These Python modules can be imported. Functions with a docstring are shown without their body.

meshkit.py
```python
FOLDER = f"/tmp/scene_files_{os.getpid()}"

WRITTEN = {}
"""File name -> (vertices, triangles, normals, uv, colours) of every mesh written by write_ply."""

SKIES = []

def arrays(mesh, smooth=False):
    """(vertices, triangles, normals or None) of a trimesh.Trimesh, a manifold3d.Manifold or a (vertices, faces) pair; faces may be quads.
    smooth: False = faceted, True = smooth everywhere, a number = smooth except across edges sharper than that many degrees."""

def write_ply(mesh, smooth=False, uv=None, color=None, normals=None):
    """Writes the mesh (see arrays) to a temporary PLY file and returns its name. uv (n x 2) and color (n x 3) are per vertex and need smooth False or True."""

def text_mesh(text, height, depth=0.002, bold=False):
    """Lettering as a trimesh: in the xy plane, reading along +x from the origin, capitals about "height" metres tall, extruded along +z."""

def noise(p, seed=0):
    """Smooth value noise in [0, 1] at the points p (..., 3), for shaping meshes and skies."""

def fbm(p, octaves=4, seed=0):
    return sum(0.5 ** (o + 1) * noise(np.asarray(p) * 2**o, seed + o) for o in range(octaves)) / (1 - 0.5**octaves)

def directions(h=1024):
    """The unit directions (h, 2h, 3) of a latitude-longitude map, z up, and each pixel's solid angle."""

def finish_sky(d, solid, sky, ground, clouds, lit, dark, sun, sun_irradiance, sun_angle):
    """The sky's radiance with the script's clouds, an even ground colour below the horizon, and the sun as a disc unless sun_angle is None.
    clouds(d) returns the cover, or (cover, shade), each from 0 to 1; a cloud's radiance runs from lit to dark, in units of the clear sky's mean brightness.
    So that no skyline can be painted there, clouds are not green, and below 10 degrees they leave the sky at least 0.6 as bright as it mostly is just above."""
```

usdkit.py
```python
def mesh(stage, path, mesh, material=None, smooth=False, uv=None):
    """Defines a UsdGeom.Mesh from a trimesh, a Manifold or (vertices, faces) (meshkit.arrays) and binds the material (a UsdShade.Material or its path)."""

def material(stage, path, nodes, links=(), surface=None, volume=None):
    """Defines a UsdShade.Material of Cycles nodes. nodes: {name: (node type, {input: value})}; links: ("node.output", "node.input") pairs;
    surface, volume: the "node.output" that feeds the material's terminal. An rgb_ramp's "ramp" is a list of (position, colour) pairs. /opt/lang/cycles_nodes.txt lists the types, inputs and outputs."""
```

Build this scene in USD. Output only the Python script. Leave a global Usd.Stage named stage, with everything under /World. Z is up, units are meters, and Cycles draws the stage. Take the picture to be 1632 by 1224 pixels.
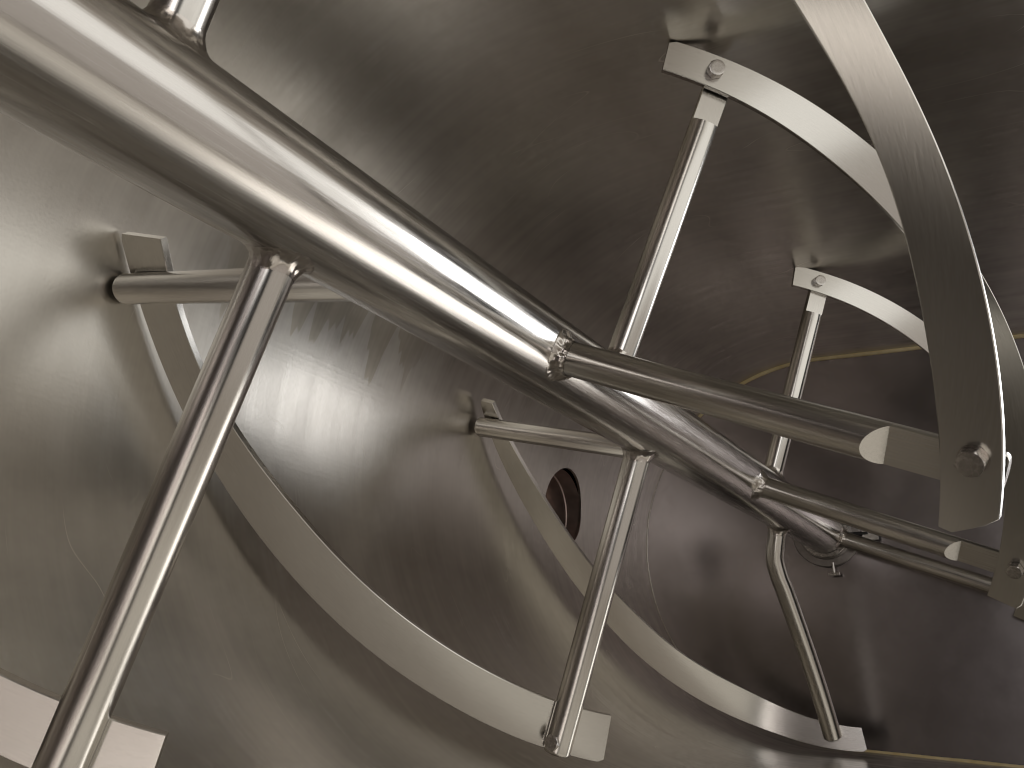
import math
import numpy as np
import trimesh
import manifold3d as m3
import meshkit
import usdkit
from pxr import Gf, Sdf, Usd, UsdGeom, UsdLux, UsdShade, Vt

stage = Usd.Stage.CreateInMemory()
UsdGeom.SetStageUpAxis(stage, "Z")
UsdGeom.Xform.Define(stage, "/World")
UsdGeom.Scope.Define(stage, "/World/Looks")
RNG = np.random.default_rng(7)

# ------------------------------------------------------------------ camera
F_PX, CX, CZ, YAW, PITCH = 1390.8, 0.4596, -0.3647, -0.5411, 0.3337
cam = UsdGeom.Camera.Define(stage, "/World/camera")
cam.CreateHorizontalApertureAttr(36.0)
cam.CreateVerticalApertureAttr(27.0)
cam.CreateFocalLengthAttr(36.0 * F_PX / 1632.0)
cam.CreateClippingRangeAttr(Gf.Vec2f(0.02, 50.0))
cam.CreateExposureAttr(0.3)
fwd = np.array([math.sin(YAW) * math.cos(PITCH), math.cos(YAW) * math.cos(PITCH), math.sin(PITCH)])
rgt = np.array([math.cos(YAW), -math.sin(YAW), 0.0])
upv = np.cross(rgt, fwd)
cam.AddTransformOp().Set(Gf.Matrix4d(*rgt, 0, *upv, 0, *(-fwd), 0, CX, 0.0, CZ, 1))


# ------------------------------------------------------------------ lamps
def lamp(name, centre, toward, up, w, h, intensity, colour):
    """A flat luminous panel: w along y-like axis, h along 'up'."""
    l = UsdLux.RectLight.Define(stage, "/World/" + name)
    z = -np.asarray(toward, float); z /= np.linalg.norm(z)
    y = np.asarray(up, float); y -= z * (y @ z); y /= np.linalg.norm(y)
    x = np.cross(y, z)
    l.AddTransformOp().Set(Gf.Matrix4d(*x, 0, *y, 0, *z, 0, *map(float, centre), 1))
    l.CreateWidthAttr(w); l.CreateHeightAttr(h)
    l.CreateIntensityAttr(intensity); l.CreateColorAttr(Gf.Vec3f(*colour))
    return l


# the open side of the tank (towards +x) looks out on bright ceiling lamps
lamp("ceiling_lamp", (3.0, 5.4, 1.9), (-0.55, -0.78, -0.3), (0, 0, 1), 2.6, 4.2, 3.6, (0.985, 0.99, 1.0))
lamp("room_light", (1.31, 0.75, 0.46), (-1, 0, 0), (0, 0, 1), 2.4, 1.0, 0.88, (1.0, 0.978, 0.925))
lamp("room_light_001", (1.31, 0.75, -0.50), (-1, 0, 0), (0, 0, 1), 2.4, 0.9, 0.36, (1.0, 0.91, 0.82))
lamp("work_lamp", (0.99, -0.98, 0.10), (0, 1, 0), (0, 0, 1), 0.46, 0.8, 2.3, (1.0, 0.97, 0.96))


# ------------------------------------------------------------------ materials
def metal(name, base, rough, rough_var=0.06, tint_var=0.08, stretch=(1, 1, 1), scale=60.0, bump=0.0, bump_scale=40.0,
          coords="st", large=0.0, large_scale=3.0, aniso=0.0):
    """Stainless steel: fine stretched grain in the roughness and a little in the colour."""
    n = {"p": ("principled_bsdf", {"metallic": 1.0}),
         "map": ("mapping", {"scale": tuple(stretch)}),
         "grain": ("noise_texture", {"scale": scale, "detail": 4.0, "roughness": 0.6}),
         "rr": ("map_range", {"from_min": 0.3, "from_max": 0.7, "to_min": rough - rough_var, "to_max": rough + rough_var, "clamp": True}),
         "tone": ("rgb_ramp", {"ramp": [(0.3, tuple(b * (1 - tint_var) for b in base)), (0.7, tuple(min(1, b * (1 + tint_var)) for b in base))]})}
    links = [("map.vector", "grain.vector"), ("grain.fac", "rr.value"), ("grain.fac", "tone.fac"),
             ("tone.color", "p.base_color"), ("rr.result", "p.roughness")]
    if coords == "st":
        n["uv"] = ("attribute", {"attribute": "st"})
        links.append(("uv.vector", "map.vector"))
    else:
        n["tc"] = ("texture_coordinate", {})
        links.append(("tc.object", "map.vector"))
    if bump:
        n["bn"] = ("noise_texture", {"scale": bump_scale, "detail": 2.0})
        n["b"] = ("bump", {"strength": bump, "distance": 0.002})
        links += [("map.vector", "bn.vector"), ("bn.fac", "b.height"), ("b.normal", "p.normal")]
    return usdkit.material(stage, "/World/Looks/" + name, n, links, surface="p.BSDF")


STEEL = (0.60, 0.56, 0.52)
M_SHAFT = metal("polished_shaft_steel", (0.67, 0.645, 0.615), 0.19, 0.06, 0.06, stretch=(3, 0.15, 1), scale=90, bump=0.05, bump_scale=60)
M_ARM = metal("brushed_rod_steel", (0.65, 0.625, 0.585), 0.21, 0.03, 0.03, coords="object", stretch=(6, 6, 0.2), scale=60)
M_RIBBON = metal("brushed_strip_steel", (0.66, 0.64, 0.60), 0.21, 0.012, 0.012, stretch=(0.5, 4, 1), scale=100, bump=0.012, bump_scale=120)
M_WELD = metal("weld_steel", (0.60, 0.56, 0.52), 0.20, 0.06, 0.1, coords="object", scale=90, bump=0.12, bump_scale=120)
M_BOLT = metal("bolt_steel", (0.55, 0.52, 0.49), 0.26, 0.06, 0.1, coords="object", scale=150)
M_SEAL = metal("seal_steel", (0.36, 0.335, 0.32), 0.34, 0.02, 0.03, coords="object", scale=60)
M_PORT = metal("port_steel", (0.60, 0.49, 0.45), 0.48, 0.06, 0.1, coords="object", scale=60)


def wall_metal(name, base, rough):
    """Tank sheet: gentle rolling waves, cloudy sheen, fine curly scratches and dried drip marks on the left."""
    lo = tuple(b * 0.80 for b in (base[0], base[1] * 0.97, base[2] * 0.90))
    n = {"p": ("principled_bsdf", {"metallic": 1.0}),
         "uv": ("attribute", {"attribute": "st"}),
         "cloud": ("noise_texture", {"scale": 5.0, "detail": 5.0, "roughness": 0.55}),
         "bandmap": ("mapping", {"scale": (0.6, 14.0, 1.0)}),
         "band": ("noise_texture", {"scale": 2.0, "detail": 4.0, "roughness": 0.6}),
         "cr": ("map_range", {"from_min": 0.3, "from_max": 0.7, "to_min": -0.035, "to_max": 0.035}),
         "br": ("map_range", {"from_min": 0.3, "from_max": 0.7, "to_min": rough - 0.02, "to_max": rough + 0.02}),
         "radd": ("math", {"math_type": "add"}),
         "radd2": ("math", {"math_type": "multiply_add", "value2": 0.10}),
         "tone": ("rgb_ramp", {"ramp": [(0.3, tuple(b * 0.96 for b in base)), (0.7, tuple(b * 1.04 for b in base))]}),
         # scratches: the thin zero lines of a swirling noise, kept only in patches
         "smap": ("mapping", {"rotation": (0, 0, 0.5), "scale": (0.55, 2.4, 1.0)}),
         "sn": ("noise_texture", {"scale": 6.0, "detail": 0.0, "distortion": 0.25}),
         "s0": ("math", {"math_type": "subtract", "value2": 0.5}), "s1": ("math", {"math_type": "absolute"}),
         "s2": ("map_range", {"from_min": 0.0, "from_max": 0.004, "to_min": 1.0, "to_max": 0.0, "clamp": True}),
         "pn": ("noise_texture", {"scale": 4.3, "detail": 3.0}),
         "p0": ("map_range", {"from_min": 0.54, "from_max": 0.66, "to_min": 0.0, "to_max": 1.0, "clamp": True}),
         "sm": ("math", {"math_type": "multiply"}),
         "scol": ("mix_color", {"b": tuple(min(1, b * 1.35) for b in base)}),
         "sfac": ("math", {"math_type": "multiply", "value2": 0.32}),
         # drips
         "sep": ("separate_xyz", {}),
         "dv": ("combine_xyz", {}),
         "dy": ("math", {"math_type": "multiply", "value2": 23.0}),
         "dn": ("noise_texture", {"scale": 1.0, "detail": 2.0}),
         "edge": ("math", {"math_type": "multiply_add", "value2": -0.42, "value3": 0.375}),
         "ds": ("math", {"math_type": "subtract"}),
         "dm": ("map_range", {"from_min": 0.0, "from_max": 0.006, "to_min": 0.0, "to_max": 1.0, "clamp": True}),
         "dtop": ("map_range", {"from_min": 0.19, "from_max": 0.34, "to_min": 1.0, "to_max": 0.0, "clamp": True}),
         "dl": ("map_range", {"from_min": 0.70, "from_max": 0.76, "to_min": 0.0, "to_max": 1.0, "clamp": True}),
         "dr": ("map_range", {"from_min": 1.12, "from_max": 1.22, "to_min": 1.0, "to_max": 0.0, "clamp": True}),
         "d1": ("math", {"math_type": "multiply"}), "d2": ("math", {"math_type": "multiply"}), "d3": ("math", {"math_type": "multiply"}),
         "dcol": ("mix_color", {"b": lo}),
         # waves in the sheet
         "wn": ("noise_texture", {"scale": 3.2, "detail": 1.0}),
         "fn": ("noise_texture", {"scale": 260.0, "detail": 2.0}),
         "bw": ("bump", {"strength": 0.35, "distance": 0.012}),
         "bf": ("bump", {"strength": 0.06, "distance": 0.001})}
    L = [("uv.vector", x + ".vector") for x in ("cloud", "bandmap", "smap", "pn", "sep", "wn", "fn")]
    L += [("smap.vector", "sn.vector")]
    L += [("bandmap.vector", "band.vector"), ("cloud.fac", "cr.value"), ("band.fac", "br.value"), ("cr.result", "radd.value1"), ("br.result", "radd.value2"),
          ("cloud.fac", "tone.fac"), ("sn.fac", "s0.value1"), ("s0.value", "s1.value1"), ("s1.value", "s2.value"), ("pn.fac", "p0.value"),
          ("s2.result", "sm.value1"), ("p0.result", "sm.value2"), ("sm.value", "radd2.value1"), ("radd.value", "radd2.value3"), ("radd2.value", "p.roughness"),
          ("sep.y", "dy.value1"), ("dy.value", "dv.y"), ("dv.vector", "dn.vector"), ("dn.fac", "edge.value1"), ("sep.x", "ds.value1"), ("edge.value", "ds.value2"),
          ("ds.value", "dm.value"), ("sep.x", "dtop.value"), ("sep.y", "dl.value"), ("sep.y", "dr.value"), ("dm.result", "d1.value1"), ("dtop.result", "d1.value2"),
          ("d1.value", "d2.value1"), ("dl.result", "d2.value2"), ("d2.value", "d3.value1"), ("dr.result", "d3.value2"), ("d3.value", "dcol.fac"), ("tone.color", "dcol.a"),
          ("dcol.result", "scol.a"), ("sm.value", "sfac.value1"), ("sfac.value", "scol.fac"), ("scol.result", "p.base_color"),
          ("wn.fac", "bw.height"), ("fn.fac", "bf.height"), ("bw.normal", "bf.normal"), ("bf.normal", "p.normal")]
    return usdkit.material(stage, "/World/Looks/" + name, n, L, surface="p.BSDF")


M_WALL = wall_metal("tank_sheet_steel", (0.607, 0.575, 0.527), 0.28)
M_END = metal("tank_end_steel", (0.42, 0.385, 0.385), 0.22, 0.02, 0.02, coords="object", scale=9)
M_CAULK = usdkit.material(stage, "/World/Looks/tan_sealant", {
    "tc": ("texture_coordinate", {}), "n": ("noise_texture", {"scale": 40.0}),
    "r": ("rgb_ramp", {"ramp": [(0.3, (0.60, 0.47, 0.24)), (0.7, (0.74, 0.62, 0.38))]}),
    "p": ("principled_bsdf", {"roughness": 0.55})},
    [("tc.object", "n.vector"), ("n.fac", "r.fac"), ("r.color", "p.base_color")], surface="p.BSDF")
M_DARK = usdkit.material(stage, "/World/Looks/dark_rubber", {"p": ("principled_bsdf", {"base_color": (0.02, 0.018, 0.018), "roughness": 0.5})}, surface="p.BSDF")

# ------------------------------------------------------------------ helpers
taken = {}


def numbered(parent, name):
    k = taken.get((parent, name), 0)
    taken[(parent, name)] = k + 1
    return f"{parent}/{name}" + (f"_{k:03d}" if k else "")


def put(parent, name, mesh, material, smooth=30, uv=None, label=None, xf=None):
    """One Mesh prim under parent; uv is a function of the vertices giving (n, 2)."""
    path = numbered(parent, name)
    v, f, n = meshkit.arrays(mesh, smooth)
    m = UsdGeom.Mesh.Define(stage, path)
    m.CreatePointsAttr(Vt.Vec3fArray.FromNumpy(v.astype(np.float32)))
    m.CreateFaceVertexCountsAttr(Vt.IntArray.FromNumpy(np.full(len(f), 3, np.int32)))
    m.CreateFaceVertexIndicesAttr(Vt.IntArray.FromNumpy(f.astype(np.int32).ravel()))
    m.CreateSubdivisionSchemeAttr("none")
    if n is not None:
        m.CreateNormalsAttr(Vt.Vec3fArray.FromNumpy(n.astype(np.float32)))
        m.SetNormalsInterpolation("vertex")
    if uv is not None:
        UsdGeom.PrimvarsAPI(m).CreatePrimvar("st", Sdf.ValueTypeNames.TexCoord2fArray, "vertex").Set(Vt.Vec2fArray.FromNumpy(np.asarray(uv(v), np.float32)))
    UsdShade.MaterialBindingAPI.Apply(m.GetPrim()).Bind(material)
    if xf is not None:
        m.AddTransformOp().Set(Gf.Matrix4d(*np.asarray(xf, float).T.ravel()))
    if label:
        m.GetPrim().SetCustomDataByKey("label", label)
    return path


def thing(name, loc=(0, 0, 0), **data):
    path = numbered("/World", name)
    x = UsdGeom.Xform.Define(stage, path)
    x.AddTranslateOp().Set(Gf.Vec3d(*loc))
    for k, v in data.items():
        x.GetPrim().SetCustomDataByKey(k, v)
    return path


def grid(P, closed_u=False, closed_v=False, caps=False):
    """A (nu, nv, 3) array of points as a mesh (trimesh)."""
    nu, nv = P.shape[:2]
    I = np.arange(nu * nv).reshape(nu, nv)
    a = np.vstack([I, I[:1]]) if closed_u else I
    a = np.hstack([a, a[:, :1]]) if closed_v else a
    q = np.stack([a[:-1, :-1], a[1:, :-1], a[1:, 1:], a[:-1, 1:]], -1).reshape(-1, 4)
    f = np.vstack([q[:, [0, 1, 2]], q[:, [0, 2, 3]]])
    v = P.reshape(-1, 3)
    if caps:
        for row, flip in ((0, False), (nu - 1, True)):
            c = len(v)
            v = np.vstack([v, P[row].mean(0)])
            r = I[row]
            t = np.stack([np.full(nv, c), r, np.roll(r, -1)], 1)
            f = np.vstack([f, t[:, ::-1] if flip else t])
    m = trimesh.Trimesh(v, f, process=False)
    if m.is_watertight and m.volume < 0:
        m.invert()
    return m


def man(t):
    t = trimesh.Trimesh(t.vertices, t.faces, process=True)
    if t.volume < 0:
        t.invert()
    return m3.Manifold(m3.Mesh(np.asarray(t.vertices, np.float32), np.asarray(t.faces, np.uint32)))


def rodframe(origin, axis, side):
    """4x4: local z along axis, local y towards 'side'."""
    z = np.asarray(axis, float) / np.linalg.norm(axis)
    y = np.asarray(side, float); y = y - z * (y @ z); y /= np.linalg.norm(y)
    M = np.eye(4); M[:3, 0] = np.cross(y, z); M[:3, 1] = y; M[:3, 2] = z; M[:3, 3] = origin
    return M


def app(M, P):
    return np.asarray(P) @ M[:3, :3].T + M[:3, 3]


def sweep(path, radius, nseg=16, closed=False):
    p = np.asarray(path, float)
    t = np.roll(p, -1, 0) - np.roll(p, 1, 0) if closed else np.gradient(p, axis=0)
    t /= np.linalg.norm(t, axis=1, keepdims=True)
    ref = np.array([0.0, 1.0, 0.0])
    a = np.cross(t, ref); a /= np.linalg.norm(a, axis=1, keepdims=True) + 1e-9
    b = np.cross(t, a)
    ang = np.linspace(0, 2 * np.pi, nseg, endpoint=False)
    r = np.broadcast_to(radius, (len(p),))
    P = p[:, None] + r[:, None, None] * (np.cos(ang)[None, :, None] * a[:, None] + np.sin(ang)[None, :, None] * b[:, None])
    return grid(P, closed_u=closed, closed_v=True, caps=not closed)


def interp(x, xs, ys):
    """Smooth monotone interpolation with linear ends."""
    from scipy.interpolate import PchipInterpolator
    xs, ys = np.asarray(xs, float), np.asarray(ys, float)
    o = np.argsort(xs)
    return PchipInterpolator(xs[o], ys[o], extrapolate=True)(x)


# ------------------------------------------------------------------ tank
R_T, Z_T, Y_NEAR, Y_END, X_OPEN, TILT = 0.490, -0.015, -1.02, 2.318, 0.78, math.radians(-4.0)
ct, stt = math.cos(TILT), math.sin(TILT)


def u_profile(R, xopen=X_OPEN, n=180):
    """The tank's section: half a circle on the left, flat walls running to the open right side. Points in (x, z)."""
    a = np.linspace(np.pi / 2, 3 * np.pi / 2, n)
    arc = np.stack([R * np.cos(a), R * np.sin(a)], 1)
    nf = 40
    top = np.stack([np.linspace(xopen, 0, nf, endpoint=False), np.full(nf, R)], 1)
    bot = np.stack([np.linspace(0, xopen, nf + 1)[1:], np.full(nf, -R)], 1)
    p = np.vstack([top, arc, bot])
    return np.stack([p[:, 0] * ct - p[:, 1] * stt, p[:, 0] * stt + p[:, 1] * ct + Z_T], 1)


inner = u_profile(R_T)
outer = u_profile(R_T + 0.006)
ys = np.array([Y_NEAR, Y_END])
sec = np.vstack([inner, outer[::-1]])
shell = grid(np.stack([np.column_stack([sec[:, 0], np.full(len(sec), y), sec[:, 1]]) for y in np.linspace(Y_NEAR, Y_END, 2)]), closed_v=True)
n_s = len(sec); n_i = len(inner)
# end rims as quads
cap = []
for row in (0, 1):
    o = row * n_s
    for i in range(n_i - 1):
        a, b, c, d = o + i, o + i + 1, o + n_s - 2 - i, o + n_s - 1 - i
        cap += [(a, b, c), (a, c, d)] if row else [(a, c, b), (a, d, c)]
shell = trimesh.Trimesh(shell.vertices, np.vstack([shell.faces, cap]), process=True)
shell.fix_normals()
PORT = np.array([-0.490, 1.812, 0.036]); PORT_R = 0.090
hole = trimesh.creation.cylinder(radius=PORT_R, height=0.2, sections=64)
hole.apply_transform(trimesh.transformations.rotation_matrix(np.pi / 2, [0, 1, 0]))
hole.apply_translation(PORT)
sm = (man(shell) - man(hole)).to_mesh()
shell = trimesh.Trimesh(sm.vert_properties[:, :3], sm.tri_verts, process=False)


def wall_uv(v):
    """(length round the section, distance along the tank), metres."""
    x, z = v[:, 0] * ct + (v[:, 2] - Z_T) * stt, -v[:, 0] * stt + (v[:, 2] - Z_T) * ct
    s = np.where(x < 0, np.arctan2(z, -x) * R_T, np.where(z > 0, np.pi / 2 * R_T + x, -np.pi / 2 * R_T - x))
    return np.stack([s, v[:, 1]], 1)


tank = thing("mixing_tank", label="brushed stainless steel tank wall and flat end curving round the mixing shaft", category="tank", kind="structure")
put(tank, "curved_wall", shell, M_WALL, smooth=25, uv=wall_uv)


def plate(profile, y0, y1):
    from shapely.geometry import Polygon
    t = trimesh.creation.extrude_polygon(Polygon(profile), abs(y1 - y0), engine="earcut")
    v = t.vertices.copy()
    t.vertices = np.stack([v[:, 0], min(y0, y1) + v[:, 2], v[:, 1]], 1)
    t.fix_normals()
    return t


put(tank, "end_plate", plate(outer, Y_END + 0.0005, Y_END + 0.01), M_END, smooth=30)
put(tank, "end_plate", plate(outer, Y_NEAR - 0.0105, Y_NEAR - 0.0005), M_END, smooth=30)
# the bead of sealant where the wall meets the far end: thicker along the top and the bottom
seamp = u_profile(R_T - 0.0012, X_OPEN, 260)
ang = np.degrees(np.arctan2(seamp[:, 1], seamp[:, 0])) % 360
wob = 1 + 0.3 * (meshkit.noise(np.column_stack([seamp * 25, np.zeros(len(seamp))]), 3) - 0.5)
for pick, lab in ((ang < 142, "tan sealant line above the far end of the tank"), (ang > 262, "tan sealant line below the far end of the tank")):
    thick = np.interp(ang, [0, 60, 110, 130, 142, 262, 275, 300, 360], [.007, .007, .0065, .0055, .0018, .0015, .004, .005, .0055])
    put(tank, "seam_bead", sweep(np.column_stack([seamp[:, 0], np.full(len(seamp), Y_END - 0.001), seamp[:, 1]])[pick], (thick * wob)[pick], 10), M_CAULK, smooth=True, label=lab)
pick = (ang >= 140) & (ang <= 264)
put(tank, "weld_seam", sweep(np.column_stack([seamp[:, 0], np.full(len(seamp), Y_END - 0.001), seamp[:, 1]])[pick], 0.0016, 8), M_WELD, smooth=True)

# outlet port in the left wall
pf = rodframe(PORT, (-1, 0, 0), (0, 0, 1))


def lathe(prof, n=64):
    prof = np.asarray(prof, float)
    a = np.linspace(0, 2 * np.pi, n, endpoint=False)
    P = np.stack([np.stack([r * np.cos(a), r * np.sin(a), np.full(n, z)], 1) for r, z in prof])
    return grid(P, closed_u=True, closed_v=True)


pipe = lathe([(PORT_R, -0.003), (PORT_R, 0.035), (PORT_R - .003, 0.037), (PORT_R - .003, 0.041), (PORT_R, 0.043), (PORT_R, 0.10), (PORT_R + .008, 0.10), (PORT_R + .008, 0.009), (PORT_R + .001, 0.0085)])
put(tank, "outlet_pipe", pipe, M_PORT, smooth=30, xf=pf, label="dark round outlet opening in the left wall")
ring = lathe([(PORT_R - .001, 0.085), (PORT_R - .022, 0.085), (PORT_R - .024, 0.088), (PORT_R - .024, 0.105), (PORT_R - .001, 0.105)])
put(tank, "valve_ring", ring, M_PORT, smooth=30, xf=pf)
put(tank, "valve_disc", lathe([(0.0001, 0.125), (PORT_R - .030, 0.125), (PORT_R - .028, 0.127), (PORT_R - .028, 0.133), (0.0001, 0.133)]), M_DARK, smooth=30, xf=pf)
bar = trimesh.creation.box((0.012, PORT_R * 1.5, 0.006)); bar.apply_translation((0.03, 0, 0.112))
put(tank, "valve_stem", bar, M_BOLT, smooth=False, xf=pf)

# ------------------------------------------------------------------ agitator
R_S, R_A = 0.050, 0.0193
agit = thing("mixing_agitator", label="steel mixer rotor, thick shaft carrying round arms and curved bolted blades", category="agitator")
na = 128
aa = np.linspace(0, 2 * np.pi, na, endpoint=False)
Y_SH = Y_END - 0.002
yy = np.concatenate([np.linspace(-1.0, Y_SH, 150)])
shaft = grid(np.stack([np.column_stack([R_S * np.cos(aa), np.full(na, y), R_S * np.sin(aa)]) for y in yy]), closed_v=True, caps=True)
put(agit, "shaft", shaft, M_SHAFT, smooth=40, uv=lambda v: np.stack([np.arctan2(v[:, 2], v[:, 0]) * R_S, v[:, 1]], 1))


def dirv(deg):
    a = math.radians(deg)
    return np.array([math.cos(a), 0, math.sin(a)])


def weld_collar(M, seed, rough=1.0):
    """The welded fillet where a rod meets the shaft: concave flare with a lumpy bead, following the shaft's round. Local z is the rod's axis, y the shaft's."""
    nphi, nt = 72, 14
    ph = np.linspace(0, 2 * np.pi, nphi, endpoint=False)
    rows = []
    for k in range(nt):
        t = k / (nt - 1)
        fl = 0.0115
        rho = R_A + 0.0004 + fl * (1 - math.sin(t * np.pi / 2))
        x, y = rho * np.cos(ph), rho * np.sin(ph)
        h = np.sqrt(R_S ** 2 - x ** 2) + 0.013 * (1 - math.cos(t * np.pi / 2)) - (0.0015 if k == 0 else 0)
        w = math.sin(t * np.pi)
        nz = meshkit.fbm(np.column_stack([np.cos(ph) * 2.6 + seed * 5, np.sin(ph) * 2.6, np.full(nphi, t * 1.4)]), 2, seed) - 0.5
        lump = rough * 0.0065 * w * nz + rough * 0.0004 * w * np.sin(ph * 19 + seed)
        rows.append(np.column_stack([x + lump * np.cos(ph), y + lump * np.sin(ph), h + lump]))
    return grid(np.stack(rows), closed_v=True)


def rod_mesh(L, flat_from=None, flat_side=1, r0=0.035, chamfer=0.005, depth=0.0, turn=0.0, ramp=0.25):
    """A round bar from the shaft outwards along local z, with an optional half cut away from flat_from to the tip on the flat_side of local y."""
    n = 48
    a = np.linspace(0, 2 * np.pi, n, endpoint=False)
    zs = [r0] + list(np.linspace(r0 + .02, L - chamfer - .002, 6)) + [L - chamfer * k for k in (1, .62, .3, .1, 0)]
    rs = [R_A] * 7 + [R_A - chamfer * k for k in (0, .07, .28, .58, .9)]
    P = np.stack([np.column_stack([r * np.cos(a), r * np.sin(a), np.full(n, z)]) for r, z in zip(rs, zs)])
    t = grid(P, closed_v=True, caps=True)
    if flat_from is None:
        return t
    from shapely.geometry import Polygon
    # the cut runs out in a short slanting scoop
    pr = Polygon([(depth, flat_from), (depth + .03, flat_from - .03 * ramp), (depth + .1, flat_from - .03 * ramp), (depth + .1, L + .1), (depth, L + .1)])
    box = trimesh.creation.extrude_polygon(pr, 0.1, engine="earcut")
    v = box.vertices.copy()
    box.vertices = np.stack([v[:, 2] - 0.05, flat_side * v[:, 0], v[:, 1]], 1)
    box.fix_normals()
    box.apply_transform(trimesh.transformations.rotation_matrix(turn, [0, 0, 1]))
    s = (man(t) - man(box)).to_mesh()
    return trimesh.Trimesh(s.vert_properties[:, :3], s.tri_verts, process=False)


PITCH_ANGLE, TURN_SIGN = math.atan2(0.36, 0.465), 1


def rod_uv(v):
    return np.stack([np.arctan2(v[:, 1], v[:, 0]) * R_A, v[:, 2]], 1)


def arm(y, deg, L, flat_from=None, flat_side=1, seed=0, rough=1.0, label=None, depth=0.008, ramp=0.25):
    M = rodframe((0, y, 0), dirv(deg), (0, 1, 0))
    p = put(agit, "arm", rod_mesh(L, flat_from, flat_side, depth=depth, turn=(1 if flat_side < 0 else -1) * PITCH_ANGLE * TURN_SIGN, ramp=ramp), M_ARM, smooth=32, uv=rod_uv, xf=M, label=label)
    put(p, "weld", weld_collar(M, seed, rough), M_WELD, smooth=True)
    return p, M


UP, DN, LF, RT = 66.5, 248.0, 166.0, -24.2
arms = {}
arms["A0"] = arm(0.290, 68.0, 0.47, 0.385, -1, 1, 0.25)
arms["A1"] = arm(0.436, 245.0, 0.478, 0.423, 1, 2, 0.8)
arms["A2"] = arm(0.601, 167.3, 0.478, 0.40, 1, 3)
arms["A3"] = arm(0.804, -24.4, 0.490, 0.396, -1, 4, 1.3, depth=0.003, ramp=1.1)
arms["A5"] = arm(1.008, 66.2, 0.478, 0.40, -1, 5)
arms["A4"] = arm(1.146, 250.7, 0.479, 0.414, 1, 6, 0.7)
arms["A6"] = arm(1.404, 164.6, 0.478, 0.405, 1, 7)
arms["A7"] = arm(1.5705, -24.4, 0.482, 0.384, -1, 8, 0.9, depth=0.003, ramp=1.1)
arms["A10"] = arm(1.773, 70.7, 0.478, 0.40, -1, 9, 0.5)
arms["A9"] = arm(2.274, -23.2, 0.478, 0.40, -1, 10, 0.8)

# the bent arm nearest the far end
pb = [np.array([-0.0187, 1.905, -0.0463]) * np.array([0.7, 1, 0.7]), (-0.030, 1.915, -0.085), (-0.0345, 1.922, -0.108), (-0.0325, 1.934, -0.137), (-0.028, 1.950, -0.165), (0.008, 2.098, -0.470)]
pb = np.array([np.asarray(q, float) for q in pb])
seg = np.concatenate([[0], np.cumsum(np.linalg.norm(np.diff(pb, axis=0), axis=1))])
su = np.concatenate([np.linspace(0, seg[-2], 22), np.linspace(seg[-2], seg[-1] - .004, 8)[1:], [seg[-1] - .003, seg[-1]]])
path = np.stack([interp(su, seg, pb[:, k]) for k in range(3)], 1)
rad = np.full(len(su), R_A); rad[-1] = R_A - 0.003
bent = sweep(path, rad, 40)
tipdir = path[-1] - path[-4]; tipdir /= np.linalg.norm(tipdir)
bx = trimesh.creation.box((0.1, 0.1, 0.2))
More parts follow.
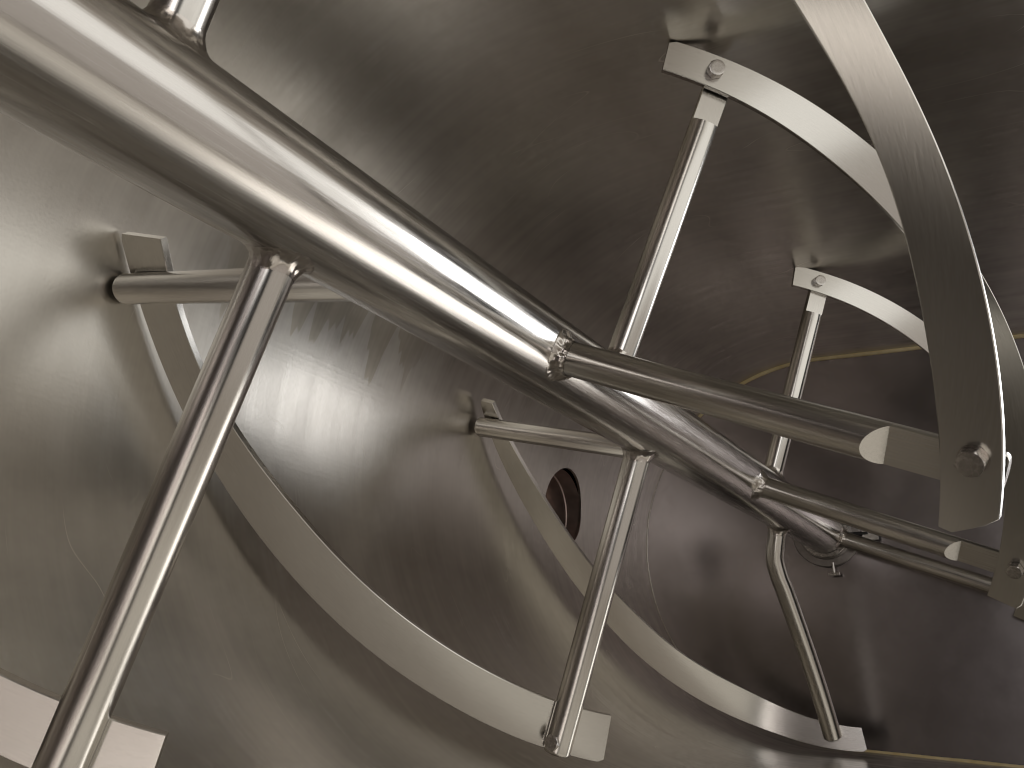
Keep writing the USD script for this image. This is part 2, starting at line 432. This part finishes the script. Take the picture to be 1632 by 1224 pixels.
# the face that carries the blade is cut away on the far side of the tip
Mb = rodframe(path[-1], tipdir, (0, 1, 0))
bx.apply_translation((0, 0.062, 0.1 - 0.07)); bx.apply_transform(trimesh.transformations.rotation_matrix(-PITCH_ANGLE * TURN_SIGN * 0.6, [0, 0, 1])); bx.apply_transform(Mb)
s = (man(bent) - man(bx)).to_mesh()
bent = trimesh.Trimesh(s.vert_properties[:, :3], s.tri_verts, process=False)
Mi = np.linalg.inv(Mb)
pbent = put(agit, "arm", bent, M_ARM, smooth=32, uv=lambda v: np.stack([np.arctan2(app(Mi, v)[:, 1], app(Mi, v)[:, 0]) * R_A, app(Mi, v)[:, 2]], 1), label="bent arm nearest the far end of the shaft")
put(pbent, "weld", weld_collar(None, 11, 0.5), M_WELD, smooth=True, xf=rodframe((0, 1.906, 0), dirv(248), (0, 1, 0)))

T_RB = 0.0095


def ribbon(ts, ys, ro, ri, cut=(0.004, 0.004), n=120, label=None):
    """A flat blade wound about the shaft: angles ts (degrees), centre-plane y at those angles, outer and inner radius as (angles, radii). cut: corner cuts at the two outer corners."""
    th = np.linspace(ts[0], ts[-1], n)
    y = interp(th, ts, ys)
    o, i = np.interp(th, *ro), np.interp(th, *ri)
    k = 5
    for q in range(3):  # soften kinks
        o = np.convolve(np.pad(o, k, mode="reflect", reflect_type="odd"), np.ones(2 * k + 1) / (2 * k + 1), "valid")
        i = np.convolve(np.pad(i, k, mode="reflect", reflect_type="odd"), np.ones(2 * k + 1) / (2 * k + 1), "valid")
    t = np.radians(th)
    e = np.stack([np.cos(t), 0 * t, np.sin(t)], 1)
    mid = e * ((o + i) / 2)[:, None] + np.stack([0 * t, y, 0 * t], 1)
    arc = np.concatenate([[0], np.cumsum(np.linalg.norm(np.diff(mid, axis=0), axis=1))])
    for end, c in ((0, cut[0]), (1, cut[1])):
        s_ = arc if end == 0 else arc[-1] - arc
        o = np.minimum(o, o - c * 1.1 * np.clip(1 - s_ / max(c * .8, 1e-6), 0, 1))
    tan = np.gradient(mid, axis=0); tan /= np.linalg.norm(tan, axis=1, keepdims=True)
    nor = np.cross(tan, e); nor /= np.linalg.norm(nor, axis=1, keepdims=True)
    h, c = T_RB / 2, 0.0009
    base = np.stack([np.zeros(n), y, np.zeros(n)], 1)
    sect = []
    for (r_, d_) in (("o-", -h), ("o", -h + c), ("o", h - c), ("o-", h), ("i+", h), ("i", h - c), ("i", -h + c), ("i+", -h)):
        r = o if r_[0] == "o" else i
        r = r + (-c if r_.endswith("-") else c if r_.endswith("+") else 0)
        sect.append(base + e * r[:, None] + nor * d_)
    P = np.stack(sect, 1)
    m = grid(P, closed_v=True, caps=True)

    def uv(v):
        a = np.arctan2(v[:, 2], v[:, 0])
        return np.stack([np.unwrap(a) * 0 + np.mod(a - math.radians(ts[0]) + 1.0, 2 * np.pi) * 0.45, np.hypot(v[:, 0], v[:, 2])], 1)

    return put(agit, "blade", m, M_RIBBON, smooth=28, uv=uv, label=label)


RB = {}
RB["R3"] = ribbon([-31, -24.4, 66.2, 74], [.822, .786, .272, .228],
                  ([-31, -27.3, -22, -7.5, 13.6, 40, 74], [.500, .495, .485, .459, .4285, .428, .462]),
                  ([-31, -16, -6.4, 0, 16, 40, 74], [.455, .425, .413, .409, .388, .378, .405]), cut=(0.03, 0.004), label="big near blade rising along the right side")
RB["R1"] = ribbon([150, 240, 250.5], [-.10, .418, .484], ([150, 251], [.478, .478]), ([150, 251], [.423, .423]), label="blade end at the bottom left corner")
RB["R2"] = ribbon([159.6, 167.2, 250.7, 256.2], [.574, .622, 1.163, 1.199], ([160, 183, 204, 233, 247, 256], [.477, .477, .474, .475, .479, .479]),
                  ([159, 165, 177, 200, 228, 247, 256], [.388, .402, .415, .401, .407, .414, .414]), label="long lower left blade under the first crossing arms")
RB["R5"] = ribbon([73, 66.2, -24.4, -31], [.944, .986, 1.553, 1.594], ([-31, 0, 44, 56, 73], [.488, .487, .486, .488, .489]), ([-31, 0, 47, 60, 73], [.440, .438, .437, .442, .443]))
RB["R6"] = ribbon([158.5, 164.6, 188, 214, 254, 271, 277.6], [1.375, 1.435, 1.68, 1.90, 2.11, 2.135, 2.145], ([158, 189, 215, 256, 271, 277], [.472, .465, .471, .477, .496, .503]),
                  ([158, 172, 190, 208, 247, 271, 277], [.440, .416, .407, .402, .406, .442, .453]), label="far lower blade bolted to the bent arm")
RB["R10"] = ribbon([76, 70.7, -23.1, -29], [1.726, 1.757, 2.26, 2.292], ([-29, 76], [.486, .487]), ([-29, 76], [.440, .442]), label="small farthest upper blade")


def hex_bolt(parent, pos, out, up, size=0.0118, height=0.010, twist=0.0, washer=True):
    """Hexagon head with a rounded rim, standing on a thin washer face; local z points out of the surface."""
    M = rodframe(pos, out, up)
    n = 48
    a = np.linspace(0, 2 * np.pi, n, endpoint=False)
    hexr = size * math.cos(math.pi / 6) / np.cos(np.mod(a + twist, math.pi / 3) - math.pi / 6)
    circ = np.full(n, size * 0.9)
    rows = []
    for r, z in ((hexr, 0.0006), (hexr, height * .78), (np.minimum(hexr, size * .955), height * .9), (circ * .98, height), (circ * .86, height + .0004), (circ * .6, height + .0004)):
        rows.append(np.column_stack([r * np.cos(a), r * np.sin(a), np.full(n, z)]))
    put(parent, "bolt", grid(np.stack(rows), closed_v=True, caps=True), M_BOLT, smooth=26, xf=M)
    if washer:
        w = lathe([(size * .5, 0.0), (size * 1.02, 0.0), (size * 1.02, 0.0012), (size * .5, 0.0012)], 32)
        put(parent, "washer", w, M_WELD, smooth=30, xf=M)


def ribbon_point(key, deg, r, side):
    """Point and outward normal on a blade's face (side -1: towards the camera end)."""
    ts, ys = {"R3": ([-31, -24.4, 66.2, 74], [.822, .786, .272, .228]), "R5": ([-31, -24.4, 66.2, 73], [1.594, 1.553, .986, .944]), "R10": ([-29, -23.1, 70.7, 76], [2.292, 2.26, 1.757, 1.726])}[key]
    y = float(interp(deg, ts, ys)); k = (float(interp(deg + .5, ts, ys)) - float(interp(deg - .5, ts, ys))) / math.radians(1)
    e = dirv(deg); tt = np.array([-e[2] * r, k, e[0] * r]); tt /= np.linalg.norm(tt)
    nn = np.cross(tt, e); nn *= side * np.sign(nn[1])
    return e * r + np.array([0, y, 0]) + nn * (T_RB / 2), nn


for key, deg, r, tw in (("R3", -23.9, .4665, .2), ("R5", 66.2, .4655, .5), ("R5", -24.4, .4655, .3), ("R10", 70.7, .4645, .1), ("R10", -23.1, .4645, .6)):
    p, nn = ribbon_point(key, deg, r, -1)
    hex_bolt(RB[key], p, nn, dirv(deg), twist=tw, size=0.0122, height=0.0125, washer=key == "R3")
# bolts on the lower arms show their heads on the near side of the rod
for key, rr in (("A4", .463),):
    p_, M = arms[key]
    hex_bolt(p_, (0, -R_A + 0.001, rr), (0, -1, 0), (0, 0, 1), size=0.0112, height=0.0065, washer=False)

# ------------------------------------------------------------------ shaft seal at the far end
seal = thing("shaft_seal", (0, Y_END, 0), label="dark round clamp collar where the shaft meets the tank end", category="seal")
col = lathe([(R_S + .0005, 0.0), (R_S + .0005, -.020), (R_S + .012, -.020), (R_S + .014, -.018), (R_S + .014, -.012), (R_S + .030, -.012), (R_S + .032, -.010), (R_S + .032, 0.0)], 80)
Ry = np.eye(4); Ry[:3, :3] = np.array([[1, 0, 0], [0, 0, 1], [0, -1, 0]]).T
Rl = rodframe((0, -0.0015, 0), (0, 1, 0), (0, 0, 1))
put(seal, "collar", col, M_SEAL, smooth=30, xf=Rl)
ring_ = lathe([(R_S + .001, -.021), (R_S + .001, -.029), (R_S + .009, -.029), (R_S + .0105, -.0275), (R_S + .0105, -.021)], 80)
put(seal, "clamp_ring", ring_, M_BOLT, smooth=30, xf=Rl)
scr = trimesh.creation.cylinder(radius=.0035, height=.026, sections=20); scr.apply_translation((0.012, -.022, -.086))
put(seal, "clamp_screw", scr, M_BOLT, smooth=30)
hd = trimesh.creation.box((.026, .007, .007)); hd.apply_translation((0.012, -.022, -.1015))
put(seal, "screw_head", hd, M_BOLT, smooth=False)
tab = trimesh.creation.box((.036, .008, .026)); tab.apply_translation((0.108, -.022, -.012))
put(seal, "clamp_tab", tab, M_RIBBON, smooth=False, uv=lambda v: v[:, [0, 2]])
tab2 = trimesh.creation.cylinder(radius=.006, height=.05, sections=20); tab2.apply_transform(trimesh.transformations.rotation_matrix(np.pi / 2, [0, 1, 0])); tab2.apply_translation((0.078, -.021, -.008))
put(seal, "clamp_pin", tab2, M_DARK, smooth=30)
